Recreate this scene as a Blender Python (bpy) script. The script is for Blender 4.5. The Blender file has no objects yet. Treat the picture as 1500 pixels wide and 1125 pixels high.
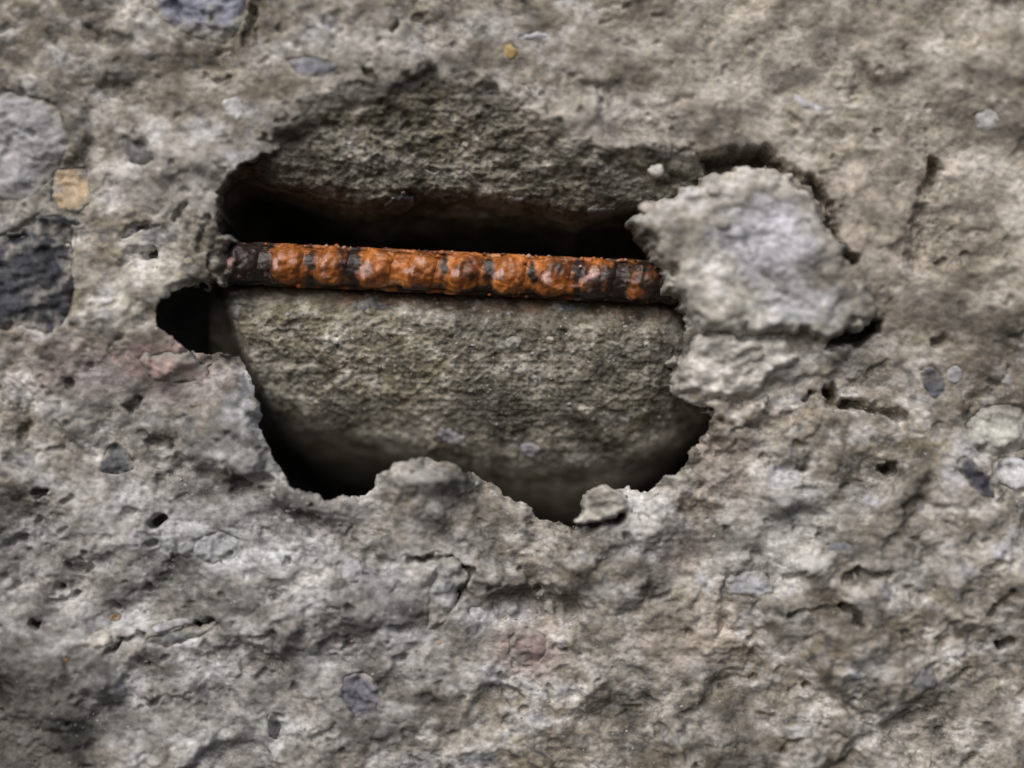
import bpy, math, random
import numpy as np
from mathutils import Vector

scene = bpy.context.scene
S = 0.0002            # metres per photograph pixel on the face of the wall (bar is about 12 mm thick)
D = 0.55              # camera distance to the face

# ------------------------------------------------------------------ camera, world, light
cd = bpy.data.cameras.new('camera'); cam = bpy.data.objects.new('camera', cd)
scene.collection.objects.link(cam); scene.camera = cam
cam.location = (0, -D, 0); cam.rotation_euler = (math.radians(90), 0, 0)
cd.sensor_width = 36; cd.lens = 36 * D / (1500 * S)
cd.clip_start = 0.01; cd.clip_end = 50
cd.dof.use_dof = True; cd.dof.focus_distance = D + 0.009; cd.dof.aperture_fstop = 1.35

SUN_EL, SUN_AZ = math.radians(42), math.radians(-24)     # azimuth about the wall's outward normal
w = bpy.data.worlds.new('World'); scene.world = w; w.use_nodes = True
nt = w.node_tree; nt.nodes.clear()
sky = nt.nodes.new('ShaderNodeTexSky'); sky.sky_type = 'NISHITA'; sky.sun_disc = False
sky.sun_elevation = SUN_EL; sky.sun_rotation = math.pi - SUN_AZ
sky.dust_density = 4.0; sky.air_density = 0.6
bg = nt.nodes.new('ShaderNodeBackground'); bg.inputs['Strength'].default_value = 0.07
wo = nt.nodes.new('ShaderNodeOutputWorld')
nt.links.new(sky.outputs[0], bg.inputs[0]); nt.links.new(bg.outputs[0], wo.inputs[0])
ld = bpy.data.lights.new('sun', 'SUN'); ld.energy = 1.5; ld.angle = math.radians(52); ld.color = (1, .975, .94)
sun = bpy.data.objects.new('sun', ld); scene.collection.objects.link(sun)
sd = Vector((math.sin(SUN_AZ) * math.cos(SUN_EL), -math.cos(SUN_AZ) * math.cos(SUN_EL), math.sin(SUN_EL)))
sun.location = sd * 2; sun.rotation_euler = sd.to_track_quat('Z', 'Y').to_euler()
vs = scene.view_settings
vs.view_transform = 'Standard'; vs.look = 'None'; vs.exposure = 0.46; vs.gamma = 1; vs.use_curve_mapping = False

# ------------------------------------------------------------------ numpy noise
_rng = np.random.RandomState(7)
PERM = _rng.permutation(4096).astype(np.int64)
GA = _rng.rand(4096) * 2 * np.pi
GX, GY = np.cos(GA), np.sin(GA)
R1, R2, R3 = _rng.rand(4096), _rng.rand(4096), _rng.rand(4096)
def hsh(i, j, seed):
    return PERM[(PERM[(i + seed * 131) & 4095] + j) & 4095]
def perlin(x, y, seed=0):
    xi = np.floor(x).astype(np.int64); yi = np.floor(y).astype(np.int64)
    fx = x - xi; fy = y - yi
    u = fx * fx * fx * (fx * (fx * 6 - 15) + 10); v = fy * fy * fy * (fy * (fy * 6 - 15) + 10)
    def g(a, b):
        h = hsh(xi + a, yi + b, seed); return GX[h] * (fx - a) + GY[h] * (fy - b)
    n0 = g(0, 0) * (1 - u) + g(1, 0) * u; n1 = g(0, 1) * (1 - u) + g(1, 1) * u
    return 1.5 * (n0 * (1 - v) + n1 * v)
def fbm(x, y, seed=0, octv=3, gain=.5):
    s = 0; a = 1; f = 1
    for k in range(octv):
        s = s + a * perlin(x * f + 17.3 * k, y * f - 9.1 * k, seed + k); a *= gain; f *= 2.03
    return s
def facets(x, y, seed=0, k=11.0):
    """soft worley cells, each a randomly tilted plane: broken, chunky relief without cliffs"""
    xi = np.floor(x).astype(np.int64); yi = np.floor(y).astype(np.int64)
    ws = np.zeros(x.shape); hs = np.zeros(x.shape)
    for a in (-1, 0, 1):
        for b in (-1, 0, 1):
            h = hsh(xi + a, yi + b, seed)
            px = x - (xi + a + R1[h]); py = y - (yi + b + R2[h]); w_ = np.exp(-k * (px * px + py * py))
            ws += w_; hs += w_ * (GX[h] * px + GY[(h * 7 + 3) & 4095] * py + (R3[h] - .5))
    return hs / (ws + 1e-9)
def ss(a, b, x):
    t = np.clip((x - a) / (b - a), 0, 1); return t * t * (3 - 2 * t)
def poly_sd(px, py, poly):
    """signed distance to polygon in px, positive inside"""
    d2 = np.full(px.shape, 1e12); ins = np.zeros(px.shape, bool); n = len(poly)
    for i in range(n):
        ax, ay = poly[i]; bx, by = poly[(i + 1) % n]
        ex, ey = bx - ax, by - ay
        t = np.clip(((px - ax) * ex + (py - ay) * ey) / (ex * ex + ey * ey + 1e-9), 0, 1)
        d2 = np.minimum(d2, (px - ax - t * ex) ** 2 + (py - ay - t * ey) ** 2)
        if ay != by:
            c = ((ay > py) != (by > py)) & (px < ex * (py - ay) / (by - ay) + ax)
            ins ^= c
    d = np.sqrt(d2); return np.where(ins, d, -d)
def line_d(px, py, pts):
    d2 = np.full(px.shape, 1e12)
    for (ax, ay), (bx, by) in zip(pts[:-1], pts[1:]):
        ex, ey = bx - ax, by - ay
        t = np.clip(((px - ax) * ex + (py - ay) * ey) / (ex * ex + ey * ey + 1e-9), 0, 1)
        d2 = np.minimum(d2, (px - ax - t * ex) ** 2 + (py - ay - t * ey) ** 2)
    return np.sqrt(d2)
def smooth_poly(poly, n=3):
    """corner cutting"""
    p = np.array(poly, float)
    for _ in range(n):
        q = np.roll(p, -1, 0); p = np.stack([.75 * p + .25 * q, .25 * p + .75 * q], 1).reshape(-1, 2)
    return p

# ------------------------------------------------------------------ outlines read from the photograph (px, py)
CAV = [(318, 280), (345, 250), (372, 236), (405, 216), (430, 190), (470, 160), (510, 138), (560, 142), (612, 128), (640, 116),
       (690, 130), (768, 160), (792, 186), (830, 206), (872, 220), (950, 226), (1010, 236), (1040, 300), (1030, 440), (1004, 462),
       (1003, 520), (986, 552), (992, 580), (1030, 592), (1046, 600), (1034, 634), (1004, 680), (962, 714), (915, 720),
       (884, 724), (866, 752), (845, 768), (820, 771), (790, 756), (745, 728), (708, 704), (668, 680), (620, 668),
       (572, 680), (546, 702), (530, 726), (480, 728), (434, 716), (410, 690), (386, 640), (380, 600), (366, 556),
       (344, 522), (310, 515), (270, 514), (242, 486), (225, 464), (236, 440), (270, 422), (305, 410), (312, 396),
       (300, 384), (316, 346), (324, 322), (312, 298)]
# stones set in the face: name, outline, (proud px, rim sink px), colour, roughness of relief
STONES = [
 ('slate',   [(14, 336), (52, 312), (96, 316), (114, 344), (108, 400), (112, 440), (96, 478), (70, 496), (34, 480), (10, 490), (-60, 470), (-70, 380), (-30, 350)], 3, (.050, .052, .062), 1.3),
 ('blue',    [(212, -60), (378, -60), (366, 20), (350, 58), (330, 70), (290, 62), (240, 36), (205, 10)], 5, (.27, .285, .35), 1.2),
 ('pale',    [(-80, 170), (10, 130), (90, 150), (110, 210), (84, 256), (52, 292), (0, 300), (-80, 290)], 4, (.36, .36, .37), .6),
 ('tan',     [(74, 246), (126, 240), (132, 280), (124, 310), (98, 312), (72, 296)], 3, (.46, .36, .235), .6),
 ('soot',    [(176, 196), (218, 202), (234, 232), (214, 248), (186, 240)], 2, (.075, .075, .085), .8),
 ('quartz',  [(322, 148), (352, 140), (364, 158), (352, 182), (336, 172)], 3, (.56, .56, .56), .5),
 ('slate',   [(148, 656), (166, 644), (188, 668), (196, 690), (168, 700), (140, 694)], 0, (.085, .09, .095), 1.2),
 ('ochre',   [(738, 62), (756, 68), (760, 84), (748, 92), (736, 80)], 4, (.42, .31, .13), .4),
 ('quartz',  [(760, 54), (782, 48), (806, 50), (804, 58), (776, 63), (760, 62)], 4, (.5, .5, .53), .3),
 ('quartz',  [(128, 932), (144, 922), (164, 930), (166, 944), (146, 952), (128, 946)], 5, (.62, .60, .53), .3),
 ('slate',   [(1396, 676), (1412, 664), (1440, 688), (1462, 712), (1464, 734), (1436, 730), (1410, 706)], 1, (.085, .085, .10), 1.0),
 ('quartz',  [(1450, 684), (1480, 668), (1520, 676), (1530, 712), (1500, 726), (1466, 712)], 6, (.56, .56, .58), .6),
 ('pale',    [(1412, 622), (1450, 590), (1500, 590), (1540, 620), (1520, 660), (1460, 670), (1424, 660)], 6, (.42, .42, .38), .8),
 ('slate',   [(1344, 540), (1364, 532), (1384, 548), (1390, 574), (1372, 590), (1354, 572)], 1, (.13, .135, .155), .9),
 ('quartz',  [(1386, 540), (1404, 532), (1416, 550), (1404, 566), (1390, 560)], 3, (.47, .47, .47), .5),
 ('slate',   [(206, 934), (250, 924), (300, 914), (316, 922), (290, 940), (244, 952), (210, 948)], 0, (.13, .14, .15), .8),
 ('quartz',  [(216, 918), (252, 906), (280, 908), (276, 918), (244, 928), (220, 928)], 5, (.45, .45, .48), .4),
 ('white',   [(626, 862), (636, 830), (664, 822), (684, 838), (672, 880), (658, 910), (640, 932), (622, 924)], 8, (.46, .46, .46), 1.2),
 ('white',   [(684, 892), (700, 888), (714, 900), (704, 914), (688, 908)], 5, (.58, .58, .57), .5),
 ('bluegrey',[(414, 88), (452, 82), (486, 92), (504, 104), (470, 120), (436, 116)], 2, (.22, .225, .25), .7),
 ('rose',    [(196, 522), (246, 512), (300, 530), (308, 552), (262, 566), (214, 556)], 3, (.36, .27, .245), 1.0),
 ('rose',    [(742, 936), (772, 920), (806, 934), (800, 968), (772, 990), (748, 972)], 3, (.30, .235, .225), 1.0),
 ('bluegrey',[(1208, 796), (1236, 790), (1256, 800), (1240, 808), (1210, 808)], 2, (.16, .17, .19), .6),
 ('cream',   [(1424, 826), (1450, 814), (1476, 822), (1470, 838), (1436, 842)], 5, (.52, .49, .43), .6),
 ('bluegrey',[(1330, 1002), (1350, 976), (1372, 980), (1376, 1008), (1350, 1020)], 1, (.19, .19, .20), .7),
 ('cream',   [(1160, 130), (1186, 152), (1220, 160), (1206, 168), (1172, 166), (1158, 148)], 3, (.44, .44, .46), .5),
 ('pale',    [(1420, 168), (1450, 156), (1466, 180), (1456, 196), (1430, 190)], 4, (.44, .44, .43), .6),
 ('bluegrey',[(1060, 850), (1090, 838), (1130, 842), (1140, 866), (1110, 880), (1070, 874)], 3, (.36, .37, .39), .9),
 ('slate',   [(384, 1052), (400, 1046), (412, 1068), (404, 1092), (388, 1084)], 0, (.07, .07, .075), .7),
 ('pale',    [(280, 790), (320, 776), (352, 790), (346, 820), (306, 832), (280, 816)], 4, (.40, .41, .42), .9),
 ('slate',   [(500, 990), (528, 982), (560, 1000), (556, 1050), (520, 1060), (496, 1030)], 1, (.20, .20, .24), .9),
 ('pale',    [(496, 826), (520, 816), (536, 836), (524, 858), (498, 852)], 5, (.42, .42, .44), .8),
 ('amber',   [(156, 902), (168, 900), (174, 908), (164, 914), (154, 910)], 3, (.40, .24, .10), .3),
 ('amber',   [(88, 962), (100, 960), (106, 968), (96, 974)], 3, (.42, .24, .07), .3),
 ('amber',   [(634, 940), (644, 938), (650, 946), (640, 952)], 3, (.42, .25, .10), .3),
 ('amber',   [(1230, 870), (1242, 866), (1246, 874), (1234, 878)], 3, (.40, .25, .12), .3),
 ('ochre',   [(264, 380), (276, 374), (284, 382), (274, 390)], 3, (.40, .31, .17), .3),
]
STONE_OUT = [np.array(s[1], float) for s in STONES]
# grooves, cracks and pits in the face: polyline, half width, depth
GROOVES = [
 ([(846, 776), (880, 768), (912, 758)], 7, 60),
 ([(1000, 236), (1030, 246), (1070, 236), (1120, 232)], 15, 120), ([(1120, 232), (1160, 252), (1190, 266), (1212, 300), (1216, 336), (1230, 364), (1248, 384)], 7, 55),
 ([(1218, 498), (1246, 494), (1262, 490), (1276, 478)], 12, 110), ([(1368, 236), (1366, 256), (1360, 290)], 9, 45), ([(1358, 290), (1346, 340), (1338, 384)], 16, 20),
 ([(1216, 574), (1222, 590)], 10, 60), ([(1224, 594), (1262, 594), (1296, 604), (1328, 612)], 8, 42), ([(1186, 584), (1192, 578)], 5, 40),
 ([(1300, 688), (1308, 690)], 10, 45), ([(1232, 886), (1250, 894), (1256, 914)], 6, 40), ([(1160, 900), (1232, 888)], 5, 14), ([(1466, 944), (1480, 942)], 8, 55),
 ([(224, 768), (232, 762)], 8, 60), ([(50, 724), (62, 720)], 7, 40), ([(86, 858), (88, 862)], 7, 35), ([(48, 914), (54, 917)], 6, 35), ([(100, 830), (128, 834)], 6, 26),
 ([(172, 892), (166, 884)], 5, 26), ([(156, 958), (176, 940), (206, 930)], 4, 22), ([(246, 940), (280, 922), (310, 916)], 7, 34), ([(600, 822), (650, 818), (686, 836), (690, 846)], 6, 26),
 ([(690, 842), (676, 866), (662, 880)], 8, 40), ([(740, 890), (790, 880), (830, 896)], 26, 34), ([(550, 930), (600, 924)], 8, 18), ([(105, 285), (108, 292)], 6, 34), ([(176, 346), (200, 332), (226, 330)], 5, 26),
 ([(180, 382), (192, 372), (220, 370)], 8, 28), ([(292, 366), (300, 330), (308, 316)], 6, 24), ([(258, 318), (270, 300)], 5, 18), ([(186, 596), (200, 590)], 8, 34), ([(98, 558), (102, 560)], 7, 26),
 ([(220, 646), (240, 650)], 9, 24), ([(264, 686), (320, 706)], 22, 22), ([(340, 704), (392, 702)], 9, 26), ([(60, 560), (40, 620), (28, 648)], 8, 14), ([(372, 20), (366, 60)], 9, 36),
 ([(576, 46), (586, 34)], 5, 20), ([(538, 108), (552, 118)], 5, 20), ([(860, 126), (876, 134)], 6, 16), ([(1180, 840), (1150, 850)], 5, 16), ([(1236, 850), (1252, 838), (1300, 842)], 6, 20),
 ([(1258, 834), (1262, 846)], 5, 20), ([(890, 226), (948, 224)], 6, 18), ([(1360, 700), (1340, 760), (1300, 800)], 12, 10), ([(1070, 840), (1060, 920)], 10, 14), ([(440, 760), (500, 800), (560, 830)], 14, 16),
 ([(1480, 870), (1450, 900)], 7, 20), ([(1396, 914), (1380, 944)], 7, 14), ([(1340, 1060), (1380, 1040)], 8, 14), ([(720, 1010), (760, 1030)], 9, 16), ([(30, 790), (10, 800)], 8, 20),
 ([(1230, 444), (1262, 470)], 8, 22), ([(1140, 690), (1180, 684)], 7, 18), ([(1170, 720), (1200, 716)], 6, 14), ([(1370, 502), (1384, 498)], 8, 22), ([(300, 50), (306, 60)], 4, 6),
]
# broad swells of the face: centre, radii, height
SWELLS = [((628, 716), (70, 40), 30), ((630, 690), (60, 18), 12), ((1080, 545), (90, 55), 26), ((1085, 610), (55, 30), 18), ((960, 760), (70, 50), 14), ((700, 760), (120, 40), 12), ((250, 440), (90, 60), 10),
          ((1400, 300), (80, 120), -10), ((1280, 320), (60, 80), 12), ((560, 800), (60, 60), -10), ((800, 840), (120, 40), 14), ((790, 900), (80, 30), -16), ((450, 640), (60, 90), 8),
          ((240, 260), (110, 60), 8), ((1150, 800), (110, 90), 10), ((330, 170), (90, 40), 6), ((430, 800), (90, 50), 12), ((60, 640), (70, 80), 8)]

RC, RS = math.cos(math.radians(22)), math.sin(math.radians(22))
def face_low(px, py):
    h = 15 * fbm(px / 330, py / 330, 1, 2) + 12 * ss(600, 100, py) - 22 * ss(560, 800, py) * ss(150, 450, px) * ss(1350, 1000, px)
    for (cx, cy), (rx, ry), a in SWELLS:
        h = h + a * np.exp(-((px - cx) / rx) ** 2 - ((py - cy) / ry) ** 2)
    return h
def billow(x, y, seed):
    """rounded grains with creases between them, about -.5 to .5"""
    return .5 - 1.6 * np.abs(perlin(x, y, seed)) - .5 * np.abs(perlin(x * 2.1 + 5, y * 2.1, seed + 1)) 
def face_relief(px, py):
    """broken cement relief in px; calmer towards the top right, rougher low down"""
    rough = (.6 + .5 * ss(440, 740, py) + .1 * ss(700, 200, px)) * (.55 + .75 * ss(-.45, .5, fbm(px / 130, py / 110, 77, 2)))
    wx = px + 8 * fbm(px / 50, py / 50, 11, 3); wy = py + 8 * fbm(px / 50, py / 50, 21, 3)
    h = 27 * facets(wx / 140, wy / 120, 3, 12) + 12 * facets(wx / 60, wy / 52, 5, 10)
    u = px * RC - py * RS; v = px * RS + py * RC
    h = h + 4 * facets(px / 25, py / 22, 6, 9) + 5 * fbm(u / 66, v / 56, 31, 2)
    h = h + 2.0 * billow(px / 22, py / 19, 41) + 1.3 * billow(px / 11, py / 10, 45) + .5 * fbm(px / 6, py / 6, 51, 2)
    h = h - 13 * ss(.5, .95, fbm(u / 32, v / 27, 61, 2)) - 3 * ss(.5, .9, fbm(px / 12, py / 11, 71, 2))
    return h * rough * .8
def grooves(px, py):
    g = np.zeros(px.shape)
    wx = px + 5 * fbm(px / 16, py / 16, 81, 2); wy = py + 5 * fbm(px / 16, py / 16, 91, 2)
    for pts, hw, dep in GROOVES:
        a = np.array(pts); m = hw * 3 + 12
        sel = (px > a[:, 0].min() - m) & (px < a[:, 0].max() + m) & (py > a[:, 1].min() - m) & (py < a[:, 1].max() + m)
        if not sel.any(): continue
        d = line_d(wx[sel], wy[sel], pts)
        g[sel] = np.maximum(g[sel], dep * (1 if dep > 70 else np.clip(.8 + .8 * fbm(px[sel] / 34, py[sel] / 34, 95, 2), .15, 1.4)) * ss(hw * 1.4, hw * .15, d))
    return g

# ------------------------------------------------------------------ mesh helpers
col = scene.collection
def link(name, me, mat, parent=None, **props):
    o = bpy.data.objects.new(name, me); col.objects.link(o)
    if mat is not None and me is not None and not me.materials: me.materials.append(mat)
    if parent: o.parent = parent
    for k, v in props.items(): o[k] = v
    return o
def mesh_np(name, verts, quads, smooth=True):
    me = bpy.data.meshes.new(name)
    n = len(verts); k = quads.shape[1]; m = len(quads)
    me.vertices.add(n); me.vertices.foreach_set('co', np.ascontiguousarray(verts, np.float32).ravel())
    me.loops.add(m * k); me.loops.foreach_set('vertex_index', np.ascontiguousarray(quads, np.int32).ravel())
    me.polygons.add(m); me.polygons.foreach_set('loop_start', np.arange(0, m * k, k, dtype=np.int32))
    me.polygons.foreach_set('use_smooth', np.full(m, smooth, bool))
    me.update(calc_edges=True); return me
def attr(me, name, rgba):
    a = me.color_attributes.new(name, 'FLOAT_COLOR', 'POINT')
    a.data.foreach_set('color', np.ascontiguousarray(rgba, np.float32).ravel())
def grid_quads(ny, nx, wrap=False):
    i = np.arange(ny * nx).reshape(ny, nx)
    if wrap: i = np.concatenate([i, i[:, :1]], 1)
    return np.stack([i[:-1, :-1], i[1:, :-1], i[1:, 1:], i[:-1, 1:]], -1).reshape(-1, 4)
def world(px, py, out):
    """px,py on the face plane, out = px towards the viewer"""
    return np.stack([(px - 750) * S, -out * S, (562.5 - py) * S], -1)
def persp(px, depth):        # a sight line through (px) on the face continues to this px at the given depth
    return depth * S / D

# ------------------------------------------------------------------ materials
def new_mat(name):
    m = bpy.data.materials.new(name); m.use_nodes = True
    return m, m.node_tree.nodes, m.node_tree.links, m.node_tree.nodes['Principled BSDF']
def noise_node(N, L, vec, scale, detail=4, rough=.6):
    t = N.new('ShaderNodeTexNoise'); t.inputs['Scale'].default_value = scale
    t.inputs['Detail'].default_value = detail; t.inputs['Roughness'].default_value = rough
    L.new(vec, t.inputs['Vector']); return t
def ramp(N, L, fac, stops):
    r = N.new('ShaderNodeValToRGB'); e = r.color_ramp.elements
    while len(e) < len(stops): e.new(.5)
    for el, (p, c) in zip(e, stops):
        el.position = p; el.color = (*c, 1) if len(c) == 3 else c
    L.new(fac, r.inputs[0]); return r
def mixc(N, L, fac, a, b, mode='MIX'):
    m = N.new('ShaderNodeMix'); m.data_type = 'RGBA'; m.blend_type = mode
    for s, v in ((m.inputs[0], fac), (m.inputs[6], a), (m.inputs[7], b)):
        if isinstance(v, (int, float)): s.default_value = v
        elif isinstance(v, tuple): s.default_value = (*v, 1)
        else: L.new(v, s)
    return m.outputs[2]
def concrete(name, base, blue, brown, dark, pale, use_tint=True, grain=1.0, bump=.35):
    m, N, L, P = new_mat(name)
    tc = N.new('ShaderNodeTexCoord'); mp = N.new('ShaderNodeMapping')
    mp.inputs['Rotation'].default_value = (0, math.radians(-22), 0); mp.inputs['Scale'].default_value = (1, 1.3, 1.45)
    L.new(tc.outputs['Object'], mp.inputs['Vector']); v = mp.outputs[0]
    n1 = noise_node(N, L, v, 28, 3); c = mixc(N, L, ramp(N, L, n1.outputs[0], [(.42, (0, 0, 0)), (.62, (1, 1, 1))]).outputs[0], base, brown)
    n2 = noise_node(N, L, v, 62, 4); c = mixc(N, L, ramp(N, L, n2.outputs[0], [(.50, (0, 0, 0)), (.68, (.85, .85, .85))]).outputs[0], c, blue)
    n3 = noise_node(N, L, v, 190, 4); c = mixc(N, L, ramp(N, L, n3.outputs[0], [(.34, (.95, .95, .95)), (.50, (0, 0, 0))]).outputs[0], c, dark)
    n4 = noise_node(N, L, v, 150, 5); c = mixc(N, L, ramp(N, L, n4.outputs[0], [(.50, (0, 0, 0)), (.66, (.95, .95, .95))]).outputs[0], c, pale)
    n6 = noise_node(N, L, v, 62, 4, .62); md = ramp(N, L, n6.outputs[0], [(.36, (.45,) * 3), (.5, (1,) * 3), (.63, (1.42,) * 3)])
    n7 = noise_node(N, L, v, 20, 3); lg = ramp(N, L, n7.outputs[0], [(.36, (.66,) * 3), (.5, (1,) * 3), (.62, (1.2,) * 3)])
    n5 = noise_node(N, L, v, 420, 3)
    gr = ramp(N, L, n5.outputs[0], [(.32, (1 - .42 * grain,) * 3), (.5, (1, 1, 1)), (.70, (1 + .42 * grain,) * 3)])
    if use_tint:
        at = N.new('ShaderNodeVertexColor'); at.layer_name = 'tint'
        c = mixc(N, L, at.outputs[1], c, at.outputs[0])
        c = mixc(N, L, 1.0, c, gr.outputs[0], 'MULTIPLY'); c = mixc(N, L, 1.0, c, md.outputs[0], 'MULTIPLY'); c = mixc(N, L, 1.0, c, lg.outputs[0], 'MULTIPLY')
    L.new(c, P.inputs['Base Color'])
    P.inputs['Roughness'].default_value = .92; P.inputs['Specular IOR Level'].default_value = .25
    b = N.new('ShaderNodeBump'); b.inputs['Strength'].default_value = bump; b.inputs['Distance'].default_value = .0006
    nb = noise_node(N, L, tc.outputs['Object'], 900, 3)
    L.new(nb.outputs[0], b.inputs['Height']); L.new(b.outputs[0], P.inputs['Normal'])
    return m
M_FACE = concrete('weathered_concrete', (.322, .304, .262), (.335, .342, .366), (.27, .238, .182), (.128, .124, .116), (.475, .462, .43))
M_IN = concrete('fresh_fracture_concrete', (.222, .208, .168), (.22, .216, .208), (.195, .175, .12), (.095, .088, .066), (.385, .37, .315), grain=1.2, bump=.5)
M_FRAG = concrete('pale_mortar', (.43, .415, .36), (.43, .435, .455), (.36, .335, .275), (.27, .265, .25), (.53, .51, .465), grain=1.1)
STONE_MATS = {}
def stone_mat(rgb):
    if rgb not in STONE_MATS:
        m, N, L, P = new_mat('stone')
        tc = N.new('ShaderNodeTexCoord'); v = tc.outputs['Object']
        n = noise_node(N, L, v, 120, 6, .65)
        k = lambda f, a: tuple(min(1, x * f + a) for x in rgb)
        r = ramp(N, L, n.outputs[0], [(.30, k(.55, 0)), (.5, rgb), (.72, k(1.35, .035))])
        n2 = noise_node(N, L, v, 520, 3)
        g = ramp(N, L, n2.outputs[0], [(.3, (.7,) * 3), (.5, (1,) * 3), (.72, (1.3,) * 3)])
        n3 = noise_node(N, L, v, 75, 5, .65)
        cc = mixc(N, L, ramp(N, L, n3.outputs[0], [(.52, (0, 0, 0)), (.70, ((.25 if sum(rgb) > 1.2 else .75),) * 3)]).outputs[0], r.outputs[0], (.30, .29, .265))
        ra = N.new('ShaderNodeVertexColor'); ra.layer_name = 'rim'
        rm = N.new('ShaderNodeMath'); rm.operation = 'MULTIPLY_ADD'; L.new(ra.outputs[0], rm.inputs[0]); rm.inputs[1].default_value = .42; L.new(n3.outputs[0], rm.inputs[2])
        cc = mixc(N, L, ramp(N, L, rm.outputs[0], [(.58, (0, 0, 0)), (.80, (.95,) * 3)]).outputs[0], cc, (.30, .287, .258))
        L.new(mixc(N, L, 1.0, cc, g.outputs[0], 'MULTIPLY'), P.inputs['Base Color'])
        P.inputs['Roughness'].default_value = .8; P.inputs['Specular IOR Level'].default_value = .3
        b = N.new('ShaderNodeBump'); b.inputs['Strength'].default_value = .5; b.inputs['Distance'].default_value = .0008
        L.new(n2.outputs[0], b.inputs['Height']); L.new(b.outputs[0], P.inputs['Normal'])
        STONE_MATS[rgb] = m
    return STONE_MATS[rgb]
def grain_mat():
    m, N, L, P = new_mat('sand_grain')
    at = N.new('ShaderNodeVertexColor'); at.layer_name = 'tint'
    L.new(at.outputs[0], P.inputs['Base Color']); P.inputs['Roughness'].default_value = .75
    return m
M_GRAIN = grain_mat()
def rust_mat():
    m, N, L, P = new_mat('rusted_steel')
    tc = N.new('ShaderNodeTexCoord'); v = tc.outputs['Object']
    n1 = noise_node(N, L, v, 130, 5, .62)
    c = ramp(N, L, n1.outputs[0], [(.30, (.04, .014, .006)), (.43, (.20, .062, .015)), (.57, (.46, .15, .028)), (.74, (.52, .22, .07))]).outputs[0]
    n2 = noise_node(N, L, v, 75, 4, .6)                                   # scale and mill-black patches, with painted underside shade
    at = N.new('ShaderNodeVertexColor'); at.layer_name = 'tint'
    ad = N.new('ShaderNodeMath'); ad.operation = 'ADD'; L.new(n2.outputs[0], ad.inputs[0]); L.new(at.outputs[1], ad.inputs[1])
    sp = N.new('ShaderNodeSeparateColor'); L.new(at.outputs[0], sp.inputs[0])
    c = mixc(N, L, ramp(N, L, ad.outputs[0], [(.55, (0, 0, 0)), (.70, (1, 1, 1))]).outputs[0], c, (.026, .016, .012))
    n3 = noise_node(N, L, v, 260, 4, .6)                                  # pale pinkish bloom plus painted knob highlights
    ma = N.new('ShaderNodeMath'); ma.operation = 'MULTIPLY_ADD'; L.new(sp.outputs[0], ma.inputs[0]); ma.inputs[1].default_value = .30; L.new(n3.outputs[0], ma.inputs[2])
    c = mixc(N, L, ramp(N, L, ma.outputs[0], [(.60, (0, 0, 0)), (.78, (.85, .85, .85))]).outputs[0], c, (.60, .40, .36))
    n4 = noise_node(N, L, v, 700, 3)
    c = mixc(N, L, 1.0, c, ramp(N, L, n4.outputs[0], [(.3, (.6,) * 3), (.5, (1,) * 3), (.72, (1.35,) * 3)]).outputs[0], 'MULTIPLY')
    L.new(c, P.inputs['Base Color'])
    P.inputs['Roughness'].default_value = .46; P.inputs['Specular IOR Level'].default_value = .5
    b = N.new('ShaderNodeBump'); b.inputs['Strength'].default_value = .35; b.inputs['Distance'].default_value = .0005
    L.new(n3.outputs[0], b.inputs['Height']); L.new(b.outputs[0], P.inputs['Normal'])
    return m
M_RUST = rust_mat()

# ------------------------------------------------------------------ the concrete: broken face with the opening
wall = bpy.data.objects.new('concrete_wall', None); col.objects.link(wall)
wall['label'] = 'rough broken grey concrete face with a deep jagged cavity and stones set in it'
wall['category'] = 'concrete wall'

def axis(lo, hi, a, b, step):
    mid = np.arange(a, b + step, step)
    t = np.linspace(0, 1, 60)[1:]
    return np.concatenate([(a + (lo - a) * t ** 1.6)[::-1], mid, mid[-1] + (hi - mid[-1]) * t ** 1.6])
gx = axis(-900, 2400, -50, 1550, 1.9); gy = axis(-800, 1925, -50, 1175, 1.9)
PX, PY = np.meshgrid(gx, gy)
def cav_sd(px, py):
    wx = px + 7 * fbm(px / 26, py / 26, 101, 3); wy = py + 7 * fbm(px / 26, py / 26, 111, 3)
    return poly_sd(wx, wy, CAV)
near = (PX > 120) & (PX < 1150) & (PY > 20) & (PY < 880)
d = np.full(PX.shape, -200.); d[near] = cav_sd(PX[near], PY[near])
H = face_low(PX, PY) + face_relief(PX, PY) - grooves(PX, PY)
# beds for the stones
for poly in STONE_OUT:
    m = 20
    sel = (PX > poly[:, 0].min() - m) & (PX < poly[:, 0].max() + m) & (PY > poly[:, 1].min() - m) & (PY < poly[:, 1].max() + m)
    if sel.any():
        sdv = poly_sd(PX[sel], PY[sel], poly); H[sel] -= 12 * ss(0, 10, sdv)
# rounded, crumbling rim then a steep fall with an undercut
bev = ss(-.35, .5, fbm(PX / 70, PY / 70, 501, 2))
H -= (5 + 26 * bev) * ss(-14 - 34 * bev, 2, d) ** 1.5 * (.35 + .65 * ss(260, 380, PY))
depth_in = 1000 * (1 - np.exp(-np.maximum(d, 0) / 24))
H = H * (1 - .6 * ss(0, 60, d)) - depth_in
def box(a, r):
    for ax_ in (0, 1):
        c_ = np.cumsum(np.pad(a, [(r + 1, r) if q_ == ax_ else (0, 0) for q_ in (0, 1)], mode='edge'), axis=ax_)
        n_ = a.shape[ax_]
        a = (np.take(c_, np.arange(2 * r + 1, 2 * r + 1 + n_), ax_) - np.take(c_, np.arange(n_), ax_)) / (2 * r + 1)
    return a
gyv, gxv = np.gradient(box(box(np.clip(d, -90, 90), 16), 16), gy, gx)
ln = np.sqrt(gxv ** 2 + gyv ** 2) + 1e-6
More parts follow.
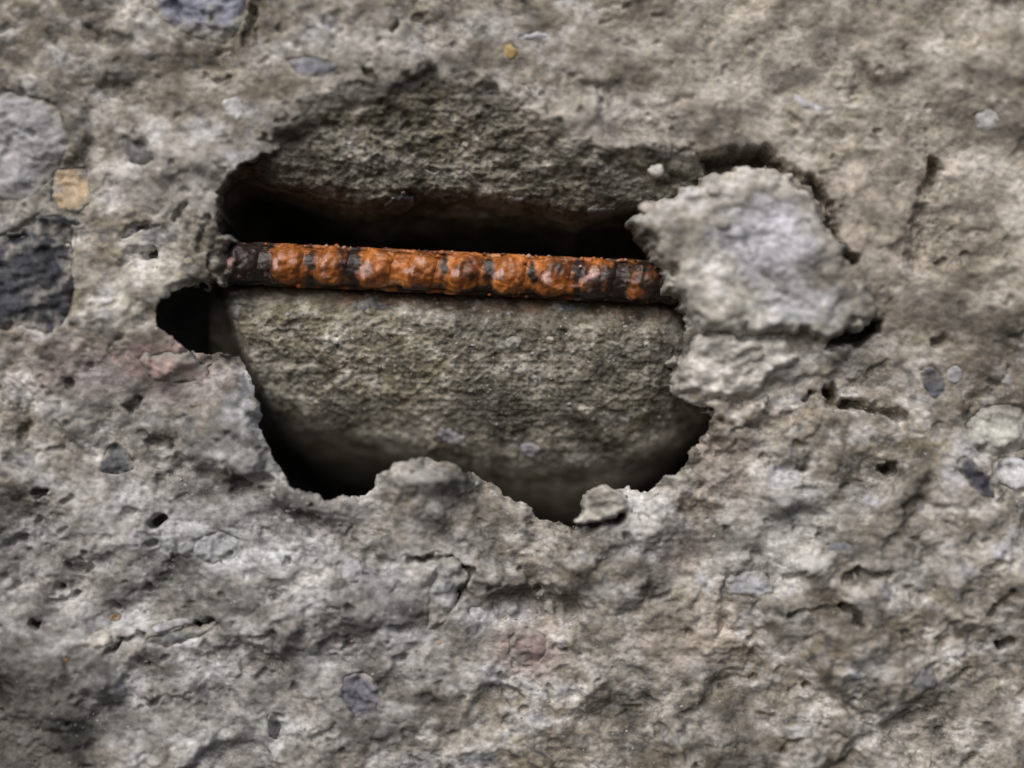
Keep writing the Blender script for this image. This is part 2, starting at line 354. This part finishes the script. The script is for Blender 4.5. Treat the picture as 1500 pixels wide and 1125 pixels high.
lowside = ss(300, 420, PY)
under = 95 * (1 - np.exp(-np.maximum(d, 0) / 7)) * ss(200, 60, d) * (.35 + .65 * lowside)
XX = PX - gxv / ln * under * (d > 0); YY = PY - gyv / ln * under * (d > 0)
verts = world(XX, YY, H)
# colour patches (stains, laitance, pinkish and pale cement), with some painted-in shade
TINTS = [((630, 700), (70, 26), (.22, .215, .20), .7), ((1250, 150), (440, 300), (.335, .303, .248), .6), ((300, 900), (440, 280), (.30, .30, .305), .5), ((190, 545), (170, 55), (.31, .25, .245), .6), ((20, 1060), (170, 120), (.075, .074, .066), .95), ((235, 525), (80, 30), (.37, .28, .255), .75), ((140, 545), (70, 22), (.24, .20, .20), .5), ((780, 960), (60, 45), (.31, .24, .225), .6), ((1400, 440), (160, 120), (.33, .295, .235), .5), ((1250, 330), (120, 110), (.36, .32, .265), .5),  # near-black bottom-left patch paints in the shade of a recess
         ((1080, 545), (90, 42), (.50, .485, .44), .75), ((1090, 612), (60, 24), (.40, .355, .315), .6), ((1060, 700), (60, 70), (.25, .20, .17), .5), ((1140, 790), (110, 90), (.38, .385, .37), .55),
         ((330, 800), (130, 60), (.40, .41, .42), .5), ((350, 590), (24, 60), (.40, .42, .44), .7), ((340, 640), (80, 40), (.37, .37, .38), .5), ((250, 440), (80, 60), (.42, .40, .345), .6), ((950, 770), (70, 60), (.43, .425, .415), .6),
         ((240, 270), (110, 50), (.36, .345, .32), .6), ((300, 120), (110, 50), (.28, .25, .20), .5), ((470, 780), (70, 60), (.19, .18, .175), .5), ((150, 600), (110, 60), (.25, .25, .24), .45), ((800, 880), (90, 26), (.23, .22, .185), .55),  # olive patch below the cavity paints shade into the hollow
         ((1010, 930), (90, 70), (.33, .275, .215), .5), ((600, 90), (160, 60), (.33, .315, .28), .5), ((900, 180), (120, 40), (.40, .385, .35), .5), ((1010, 800), (50, 30), (.23, .185, .165), .5), ((560, 880), (40, 50), (.20, .20, .21), .5), ((60, 850), (80, 60), (.37, .35, .33), .4)]
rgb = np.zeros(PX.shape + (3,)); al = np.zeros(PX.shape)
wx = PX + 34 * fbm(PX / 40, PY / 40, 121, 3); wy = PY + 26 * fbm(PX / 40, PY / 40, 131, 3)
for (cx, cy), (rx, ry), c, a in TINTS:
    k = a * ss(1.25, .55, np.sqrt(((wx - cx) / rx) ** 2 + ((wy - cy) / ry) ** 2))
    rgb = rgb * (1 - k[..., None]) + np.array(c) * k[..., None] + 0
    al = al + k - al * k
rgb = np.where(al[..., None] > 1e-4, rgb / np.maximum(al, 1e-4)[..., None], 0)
# close the block: edges run back and a back sheet
ny, nx = PX.shape
quads = grid_quads(ny, nx)
idx = np.arange(ny * nx).reshape(ny, nx)
loop = np.concatenate([idx[0, :], idx[1:, -1], idx[-1, -2::-1], idx[-2:0:-1, 0]])
V = verts.reshape(-1, 3); B = V[loop].copy(); B[:, 1] = .32
nb = len(V); j = np.arange(len(loop)); j2 = (j + 1) % len(loop)
side = np.stack([loop[j], loop[j2], nb + j2, nb + j], -1)
n4 = nb + len(B); C = np.array([[V[loop][:, 0].min()  , .32, V[loop][:, 2].max()], [V[loop][:, 0].max()  , .32, V[loop][:, 2].max()], [V[loop][:, 0].max()  , .32, V[loop][:, 2].min()], [V[loop][:, 0].min()  , .32, V[loop][:, 2].min()]])
allv = np.concatenate([V, B, C]); allq = np.concatenate([quads, side, [[n4, n4 + 1, n4 + 2, n4 + 3]]])
me = mesh_np('broken_face', allv, allq)
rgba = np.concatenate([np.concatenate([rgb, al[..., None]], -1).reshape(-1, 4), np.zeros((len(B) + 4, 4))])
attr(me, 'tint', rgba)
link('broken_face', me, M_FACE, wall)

# ------------------------------------------------------------------ inside the cavity: roof slope above the bar
def interp(x, pts):
    p = np.array(pts, float); return np.interp(x, p[:, 0], p[:, 1])
def roof_out(px, py):
    top = interp(px, [(300, 300), (345, 250), (405, 216), (470, 160), (512, 138), (612, 126), (640, 114), (690, 130), (768, 160), (830, 206), (950, 226), (1060, 240)]) - 14
    low = interp(px, [(300, 262), (400, 272), (470, 286), (540, 300), (600, 292), (700, 296), (790, 302), (850, 318), (900, 306), (1060, 296)])
    t = (py - top) / np.maximum(low - top, 20)
    o = face_low(px, np.clip(top, 0, 900)) + 8 - 74 * np.clip(t, -.5, 1.2) - 10 * t
    o = o - 1500 * np.maximum(t - .84, 0) ** 2 - 70 * ss(420, 330, px)
    wxr = px + 10 * fbm(px / 40, py / 40, 141, 2); wyr = py + 10 * fbm(px / 40, py / 40, 151, 2)
    f1 = facets(wxr / 70, wyr / 48, 8); f2 = facets(wxr / 26, wyr / 20, 9)
    n = 8 * f1 + 4 * f2 + 2.5 * fbm(px / 22, py / 18, 161, 3) + 3 * billow(px / 18, py / 16, 163) + 2 * billow(px / 9, py / 8, 167) + 1.4 * fbm(px / 7, py / 6, 171, 2)
    n = n - 7 * ss(.35, .8, fbm(px / 34, py / 24, 181, 2))
    return o + n, t
x = np.arange(285, 1075, 1.9); y = np.arange(86, 372, 1.7); QX, QY = np.meshgrid(x, y)
RO, T = roof_out(QX, QY)
dR = cav_sd(QX, QY); bevr = ss(-.3, .4, fbm(QX / 45, QY / 45, 511, 2)) * ss(900, 800, QX); RO = RO - 170 * ss(-10 - 14 * bevr, -44, dR) * 1.0            # tucks behind the face past the rim
me = mesh_np('cavity_roof', world(QX, QY, RO).reshape(-1, 3), grid_quads(*QX.shape)); rt = np.zeros((QX.size, 4)); rt[:, :3] = (.27, .258, .232); rt[:, 3] = (.8 * ss(14, -12, dR + 14 * fbm(QX / 22, QY / 22, 521, 2))).ravel(); attr(me, 'tint', rt)
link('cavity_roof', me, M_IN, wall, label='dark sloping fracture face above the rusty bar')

# ------------------------------------------------------------------ inside the cavity: rounded concrete mass under the bar
def bed_out(px, py):
    low = interp(px, [(300, 590), (380, 622), (460, 644), (550, 656), (620, 674), (700, 690), (780, 700), (850, 702), (920, 694), (990, 660), (1060, 620)])
    top = 440 + .046 * (px - 410)
    o = -54 - 34 * np.maximum((top + 22 - py) / 40, 0) ** 1.4
    q = np.maximum(py - 476, 0) / np.maximum(low - 476, 60)
    o = o - 84 * q ** 2.1 - 420 * np.maximum(q - .9, 0) ** 1.5
    edge = 326 + .34 * (py - 430)
    o = o - 16 * ss(edge + 110, edge, px) - 110 * ss(edge + 2, edge - 40, px) - 36 * ss(940, 1060, px)
    wxr = px + 9 * fbm(px / 36, py / 36, 191, 2); wyr = py + 9 * fbm(px / 36, py / 36, 201, 2)
    f1 = facets(wxr / 60, wyr / 44, 18); f2 = facets(wxr / 22, wyr / 17, 19)
    n = 5 * f1 + 2.2 * f2 + 5 * fbm(px / 60, py / 54, 211, 2) + 3.2 * billow(px / 17, py / 15, 223) + 2.2 * billow(px / 9, py / 8, 227) + 1.6 * fbm(px / 15, py / 13, 221, 2) + 1.5 * fbm(px / 6, py / 5, 231, 2)
    return o + n
x = np.arange(280, 1085, 1.9); y = np.arange(398, 800, 1.8); QX, QY = np.meshgrid(x, y)
BO = bed_out(QX, QY)
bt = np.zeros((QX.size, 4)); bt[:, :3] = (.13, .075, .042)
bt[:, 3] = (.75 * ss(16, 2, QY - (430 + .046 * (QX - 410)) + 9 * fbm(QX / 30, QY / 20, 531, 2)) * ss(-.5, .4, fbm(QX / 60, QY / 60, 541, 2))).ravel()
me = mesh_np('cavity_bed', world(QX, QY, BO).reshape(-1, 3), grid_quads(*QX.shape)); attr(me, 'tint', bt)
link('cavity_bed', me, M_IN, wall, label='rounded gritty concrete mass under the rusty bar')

# ------------------------------------------------------------------ stones, fragment, chip: lumps grown from an outline
def lump(name, poly, base, proud, sink, rel, seed, step=2.2, edge=12.0, tilt=(0, 0), ragged=1.0, plain=False):
    """a solid lump: front sheet on a square grid inside the outline, rounded off towards it, closed at the back"""
    p = smooth_poly(poly, 2); c = p.mean(0); size = np.hypot(*(p - c).T).mean()
    gx_ = np.arange(p[:, 0].min() - 14, p[:, 0].max() + 14, step); gy_ = np.arange(p[:, 1].min() - 14, p[:, 1].max() + 14, step)
    X, Y = np.meshgrid(gx_, gy_)
    a = min(14, .26 * size) * ragged; ns = max(9, min(34, size * .6))
    sdv = poly_sd(X + a * fbm(X / ns, Y / ns, seed, 3), Y + a * fbm(X / ns, Y / ns, seed + 5, 3), p)
    e = min(edge, size * .7) if edge != 12.0 else max(8, min(34, size * .45))
    r = np.clip(1 - (sdv + 3) / e, 0, 1)
    sz = min(1, size / 40)
    wxl = X + 8 * fbm(X / 40, Y / 40, seed + 8, 2); wyl = Y + 8 * fbm(X / 40, Y / 40, seed + 9, 2)
    relief = rel * sz * (11 * facets(wxl / 60, wyl / 44, seed) + 6 * facets(wxl / 24, wyl / 18, seed + 1) + 3.2 * fbm(X / 17, Y / 12, seed + 2, 2) + .9 * fbm(X / 6, Y / 5, seed + 3, 2))
    out = base(X, Y) + proud - (proud + sink) * (1 - np.sqrt(np.maximum(1 - r ** 2, 0))) + relief * (1 - .5 * r) + tilt[0] * (X - c[0]) + tilt[1] * (Y - c[1])
    keep = sdv > -3
    cell = keep[:-1, :-1] & keep[1:, :-1] & keep[1:, 1:] & keep[:-1, 1:]
    q = grid_quads(*X.shape)[cell.ravel()]
    nv = X.size
    back = np.minimum(out, out[keep].min()) - 8
    ed = np.concatenate([q[:, [0, 1]], q[:, [1, 2]], q[:, [2, 3]], q[:, [3, 0]]])
    key = np.sort(ed, 1); _, inv, cnt = np.unique(key[:, 0] * nv + key[:, 1], return_inverse=True, return_counts=True)
    be = ed[cnt[inv] == 1]
    sideq = np.stack([be[:, 1], be[:, 0], be[:, 0] + nv, be[:, 1] + nv], -1)
    V = np.concatenate([world(X, Y, out).reshape(-1, 3), world(X, Y, 0 * X + back).reshape(-1, 3)])
    Q = np.concatenate([q, q[:, ::-1] + nv, sideq])
    used, Q = np.unique(Q, return_inverse=True)
    me = mesh_np(name, V[used], Q.reshape(-1, 4))
    rf = np.concatenate([r.ravel()] * 2)[used]; attr(me, 'rim', np.stack([rf] * 3 + [rf * 0 + 1], -1))
    return me
for i, (kind, poly, proud, rgb_, rel) in enumerate(STONES):
    me = lump('aggregate_stone', poly, lambda a, b: face_low(a, b) + .85 * face_relief(a, b), proud * .6 - 1.5, 16, rel * .8, 300 + i * 7, ragged=2.2 if i == 0 else 1.4 if len(poly) > 8 else .8)
    link('aggregate_stone', me, stone_mat(rgb_), wall)

FRAG = [(930, 322), (940, 306), (962, 296), (1000, 274), (1050, 258), (1108, 236), (1136, 252), (1180, 272), (1206, 306), (1216, 340), (1240, 372), (1262, 414),
        (1282, 446), (1274, 474), (1240, 490), (1206, 502), (1150, 494), (1110, 486), (1070, 492), (1024, 486), (1004, 452), (986, 428), (976, 394), (952, 366), (936, 344)]
me = lump('concrete_fragment', FRAG, lambda a, b: 0 * a + 8, 30, 85, .42, 811, step=2.2, edge=20, ragged=.9, tilt=(-.02, .02))
fv = np.array([v.co[:] for v in me.vertices]); fx = fv[:, 0] / S + 750; fy = 562.5 - fv[:, 2] / S
fx2 = fx + 26 * fbm(fx / 40, fy / 40, 841, 3); fy2 = fy + 26 * fbm(fx / 40, fy / 40, 851, 3)
ka = .8 * ss(1.2, .4, np.sqrt(((fx2 - 1120) / 88) ** 2 + ((fy2 - 350) / 66) ** 2)); kb = .7 * ss(1.2, .5, np.sqrt(((fx2 - 1170) / 80) ** 2 + ((fy2 - 440) / 36) ** 2))
ca_ = np.array([.58, .59, .65]); cb_ = np.array([.40, .405, .43]); al_ = ka + kb - ka * kb
attr(me, 'tint', np.concatenate([(ca_ * (ka * (1 - kb))[:, None] + cb_ * kb[:, None]) / np.maximum(al_, 1e-4)[:, None], al_[:, None]], 1))
link('concrete_fragment', me, M_FRAG, None, label='large pale lump of cracked-off concrete over the right end of the rusty bar', category='concrete fragment')
CHIP = [(836, 768), (858, 752), (850, 738), (862, 722), (884, 712), (910, 724), (924, 742), (906, 754), (874, 764)]
for poly, base_o, pr, sd_, mt in [
        ([(1012, 482), (1060, 486), (1120, 492), (1176, 500), (1182, 524), (1150, 552), (1110, 574), (1082, 592), (1040, 594), (1000, 582), (982, 558), (1000, 520)], -6, 26, 821, M_FRAG),
        ([(1044, 600), (1090, 584), (1124, 572), (1140, 596), (1116, 620), (1080, 640), (1050, 628)], -6, 16, 831, M_FACE),
        ([(250, 346), (290, 336), (326, 330), (338, 350), (324, 368), (332, 390), (326, 410), (286, 420), (252, 408)], -14, 6, 841, M_FACE)]:
    me = lump('mortar_lump', poly, lambda a, b: 0 * a + base_o, pr, 60, .9, sd_, step=2.2, edge=24)
    attr(me, 'tint', np.tile((.56, .545, .50, .7 if mt is M_FRAG else 0), (len(me.vertices), 1))); link('mortar_lump', me, mt, wall)
me = lump('concrete_chip', CHIP, lambda a, b: 0 * a - 4, 12, 22, .8, 911, step=1.5, edge=9, tilt=(.1, .25), ragged=.3)
attr(me, 'tint', np.zeros((len(me.vertices), 4)))
link('concrete_chip', me, M_FRAG, None, label='small pale flake of concrete jutting from the lower rim of the cavity', category='concrete chip')
# stones broken through inside the cavity
for poly, fn, c_, pr in [([(556, 292), (572, 282), (596, 276), (604, 286), (592, 300), (566, 304)], lambda a, b: roof_out(a, b)[0], (.13, .13, .15), 8),
                         ([(474, 440), (510, 432), (566, 434), (590, 444), (556, 456), (500, 452)], bed_out, (.12, .12, .14), 2),
                         ([(790, 446), (820, 438), (866, 440), (872, 450), (830, 456)], bed_out, (.11, .11, .125), 2),
                         ([(736, 498), (748, 490), (766, 494), (762, 508), (744, 510)], bed_out, (.32, .31, .28), 3),
                         ([(798, 494), (806, 490), (816, 496), (808, 506)], bed_out, (.48, .43, .34), 3),
                         ([(760, 656), (780, 648), (796, 664), (784, 676), (764, 670)], bed_out, (.30, .30, .32), 4),
                         ([(630, 634), (652, 626), (676, 642), (684, 656), (650, 658)], bed_out, (.22, .22, .25), 4),
                         ([(320, 448), (336, 440), (346, 452), (338, 464), (324, 462)], bed_out, (.32, .32, .30), 5),
                         ([(858, 300), (880, 296), (906, 300), (900, 310), (866, 310)], lambda a, b: roof_out(a, b)[0], (.30, .30, .31), 6),
                         ([(736, 284), (756, 280), (770, 286), (756, 294)], lambda a, b: roof_out(a, b)[0], (.30, .31, .33), 5)]:
    me = lump('aggregate_stone', poly, fn, pr, 14, .5, int(poly[0][0]) + 3, ragged=1.2)
    link('aggregate_stone', me, stone_mat(c_), wall)
# white pebbles in the edge of the fragment and rim
rnd = random.Random(4)
for (px_, py_, r_, o_, c_) in [(962, 250, 11, 4, (.56, .54, .50)), (946, 306, 10, 26, (.52, .46, .42)), (972, 310, 11, 34, (.60, .58, .54)), (1042, 282, 10, 38, (.56, .54, .50)), (1054, 332, 9, 45, (.54, .52, .45)),
                               (938, 322, 7, 20, (.5, .48, .42)), (880, 216, 15, 0, (.5, .46, .43)), (625, 133, 8, -4, (.5, .46, .42)), (1010, 222, 8, 2, (.34, .33, .32))]:
    poly = [(px_ + r_ * rnd.uniform(.8, 1.2) * math.cos(a), py_ + .8 * r_ * rnd.uniform(.8, 1.2) * math.sin(a)) for a in np.linspace(0, 2 * math.pi, 9)[:-1]]
    me = lump('pebble', poly, lambda a, b: 0 * a + o_, 5, 10, .4, int(px_), step=2, edge=8, ragged=.5)
    link('pebble', me, stone_mat(c_), wall)

# ------------------------------------------------------------------ sand and grit
ICO = None
def ico():
    import bmesh
    bm = bmesh.new(); bmesh.ops.create_icosphere(bm, subdivisions=1, radius=1); bm.verts.ensure_lookup_table()
    v = np.array([x.co[:] for x in bm.verts]); f = np.array([[q.index for q in p.verts] for p in bm.faces]); bm.free(); return v, f
IV, IF = ico()
rs = np.random.RandomState(21)
PAL = np.array([(.50, .48, .44), (.42, .41, .39), (.55, .55, .55), (.36, .30, .23), (.16, .155, .15), (.11, .11, .115), (.40, .41, .45), (.33, .31, .27)])
def grains(name, px, py, out, rad, pal, weights, sink=.35):
    n = len(px); m = len(IV)
    sc = rad[:, None, None] * (1 + .45 * (rs.rand(n, 1, 3) - .5)) * (1 + .25 * (rs.rand(n, m, 1) - .5))
    loc = IV[None] * sc * np.array([1.15, .8, .9])
    base = world(px, py, out - rad * sink)[:, None, :]
    V = base + loc * S
    F = (IF[None] + (np.arange(n) * m)[:, None, None]).reshape(-1, 3)
    me = mesh_np(name, V.reshape(-1, 3), F)
    ci = rs.choice(len(pal), n, p=weights)
    c = pal[ci] * (1 + .3 * (rs.rand(n, 1) - .5))
    attr(me, 'tint', np.concatenate([np.repeat(c, m, 0), np.ones((n * m, 1))], 1))
    return me
from_grid = lambda n: (rs.randint(0, ny, n), rs.randint(0, nx, n))
iy, ix = from_grid(11000)
ok = (d[iy, ix] < -4) & (PX[iy, ix] > -60) & (PX[iy, ix] < 1560) & (PY[iy, ix] > -60) & (PY[iy, ix] < 1185)
iy, ix = iy[ok], ix[ok]
rad = 1.2 + 2.2 * rs.rand(len(iy)) ** 2.5
Wt = np.array([.14, .22, .04, .14, .14, .08, .10, .14])
link('sand_grains', grains('sand_grains', PX[iy, ix], PY[iy, ix], H[iy, ix], rad, PAL * .85, Wt, .7), M_GRAIN, wall, kind='stuff')
iy, ix = from_grid(90000)
ok = (d[iy, ix] < -5) & (d[iy, ix] > -5 - 60 * rs.rand(len(iy)) ** 2) & (PY[iy, ix] > 600) & (rs.rand(len(iy)) < .25)
iy, ix = iy[ok], ix[ok]
rad = 1.5 + 6 * rs.rand(len(iy)) ** 3
link('crumbs', grains('crumbs', PX[iy, ix], PY[iy, ix], H[iy, ix], rad, np.array([(.33, .32, .29), (.26, .25, .23), (.40, .39, .37)]), np.array([.45, .3, .25]), .6), M_GRAIN, wall, kind='stuff')
jy, jx = rs.randint(0, QX.shape[0], 3600), rs.randint(0, QX.shape[1], 3600)
rad = 1.2 + 2.6 * rs.rand(3600) ** 2.5
link('sand_grains', grains('sand_grains', QX[jy, jx], QY[jy, jx], BO[jy, jx], rad, PAL * .7, Wt, .7), M_GRAIN, wall, kind='stuff')

# ------------------------------------------------------------------ the reinforcing bar
bar = bpy.data.objects.new('steel_bar', None); col.objects.link(bar)
bar['label'] = 'ribbed orange rusty reinforcing bar lying across the cavity'; bar['category'] = 'rebar'
BD = 66.0                                                     # depth of the axis behind the face, px
k = 1 + BD * S / D
def sc2(px, py): return (750 + (px - 750) * k, 562.5 + (py - 562.5) * k)
A0 = np.array(sc2(215, 379.0)); A1 = np.array(sc2(1130, 421.1))
LEN = float(np.hypot(*(A1 - A0))); ax = (A1 - A0) / LEN; nrm = np.array([-ax[1], ax[0]])
R0 = 28.5 * k
def bar_noise(s, th):
    c = np.cos(th) * 30; z = np.sin(th) * 30
    return 1.3 * fbm(s / 26 + c / 90, (th * 30) / 18, 401, 3) + .6 * fbm(s / 8, th * 30 / 7, 411, 2) - 1.8 * ss(.3, .8, fbm(s / 30, th * 30 / 18, 421, 2))
def bar_xyz(s, th, r):
    # th = 0 points at the viewer, +pi/2 up in the picture
    o = -BD + r * np.cos(th); v = -r * np.sin(th)
    X = A0[0] + ax[0] * s + nrm[0] * v; Y = A0[1] + ax[1] * s + nrm[1] * v
    return world(X, Y, o)
PITCH = 65.0 * k; SREF = (455 - 215) * k
def bar_phase(s, th):
    n = .10 * fbm(s / 60, th * 1.5, 461, 2)
    return (s - SREF) / PITCH + n
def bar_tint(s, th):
    """dark scale at both ends and notches, shade painted underneath, highlights painted on knobs"""
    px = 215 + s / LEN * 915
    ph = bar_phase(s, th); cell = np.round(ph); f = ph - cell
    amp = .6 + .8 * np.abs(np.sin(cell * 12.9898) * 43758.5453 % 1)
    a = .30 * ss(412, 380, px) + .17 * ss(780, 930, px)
    a = a + .17 * amp * np.exp(-(f / .09) ** 2) + .18 * amp * np.exp(-(f / .14) ** 2) * np.exp(-((th - .25) / .55) ** 2) + .15 * ss(-.5, -1.2, th)  # last term paints shade along the underside
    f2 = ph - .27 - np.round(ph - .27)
    b = amp * np.exp(-(f2 / .15) ** 2) * np.exp(-((th + .02) / .30) ** 2)  # pale spot painted as a highlight on each knob
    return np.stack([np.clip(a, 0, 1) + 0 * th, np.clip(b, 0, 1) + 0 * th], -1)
def put_tint(me, ab):
    ab = ab.reshape(-1, 2); t = np.zeros((len(ab), 4)); t[:, 3] = ab[:, 0]; t[:, 0] = ab[:, 1]; attr(me, 'tint', t)
def tube(name, s, th, r):
    me = mesh_np(name, bar_xyz(s, th, r).reshape(-1, 3), grid_quads(s.shape[0], s.shape[1], True))
    put_tint(me, bar_tint(s, th)); return me
sv = np.arange(0, LEN, 2.0); tv = np.linspace(-math.pi, math.pi, 96, endpoint=False)
SS, TT = np.meshgrid(sv, tv, indexing='ij')
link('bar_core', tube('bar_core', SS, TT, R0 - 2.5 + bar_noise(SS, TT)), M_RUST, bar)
# transverse ribs: crescents on the front and back halves, a little oblique; one lengthwise rib above and below
pitch = 65.0 * k
n_rib = int(LEN / pitch)
for i in range(n_rib):
    s0 = SREF + (i - 3) * pitch + .5 * pitch
    for th0 in (0.0, math.pi):
        u = np.linspace(-27, 27, 37)[:, None]; t = np.linspace(-1.42, 1.42, 90)[None, :]
        cres = np.clip(1 - (t / 1.44) ** 2, 0, 1) ** .5; wob = 3.5 * fbm(t * 1.6 + i * 3.7, u / 40, 441, 2)
        hp = np.clip(1 - np.abs((u + .5 * wob) / 24.0) ** 2.6, 0, 1)
        s_ = s0 + u + 5 * t; th_ = th0 + t + 0 * u
        hump = 1 + .35 * np.exp(-((u + 14) / 10) ** 2)
        r_ = R0 - 3.8 + 10.2 * cres * hp * hump * (1 + .22 * fbm(s_ / 16, th_ * 2.0, 431, 2)) + bar_noise(s_, th_)
        me = mesh_np('rib', bar_xyz(s_, th_, r_).reshape(-1, 3), grid_quads(*s_.shape))
        put_tint(me, bar_tint(s_, np.where(np.cos(th_) > 0, th_, 3)))
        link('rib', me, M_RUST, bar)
for th0 in (math.pi / 2, -math.pi / 2):
    u = np.linspace(-.16, .16, 11)[None, :]; s_ = sv[:, None] + 0 * u; th_ = th0 + u + 0 * s_
    r_ = R0 - 2 + 5.0 * np.exp(-(u / .09) ** 2) + bar_noise(s_, th_)
    me = mesh_np('lengthwise_rib', bar_xyz(s_, th_, r_).reshape(-1, 3), grid_quads(*s_.shape))
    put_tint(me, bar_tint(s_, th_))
    link('lengthwise_rib', me, M_RUST, bar)

# crumbs and flakes of rust standing on the bar
n = 170
fs = rs.rand(n) * LEN; fth = np.where(rs.rand(n) < .6, 1.15 + .45 * rs.rand(n), -1.5 + 2.6 * rs.rand(n))
bp = bar_xyz(fs, fth, R0 + 2.0)
rad = 1.2 + 3.6 * rs.rand(n) ** 2.5
me = grains('rust_flakes', bp[:, 0] / S + 750, 562.5 - bp[:, 2] / S, -bp[:, 1] / S, rad, np.array([(.36, .12, .03), (.10, .035, .015), (.46, .27, .20), (.04, .02, .015)]), np.array([.4, .3, .15, .15]), .2)
link('rust_flakes', me, M_GRAIN, bar, kind='stuff')
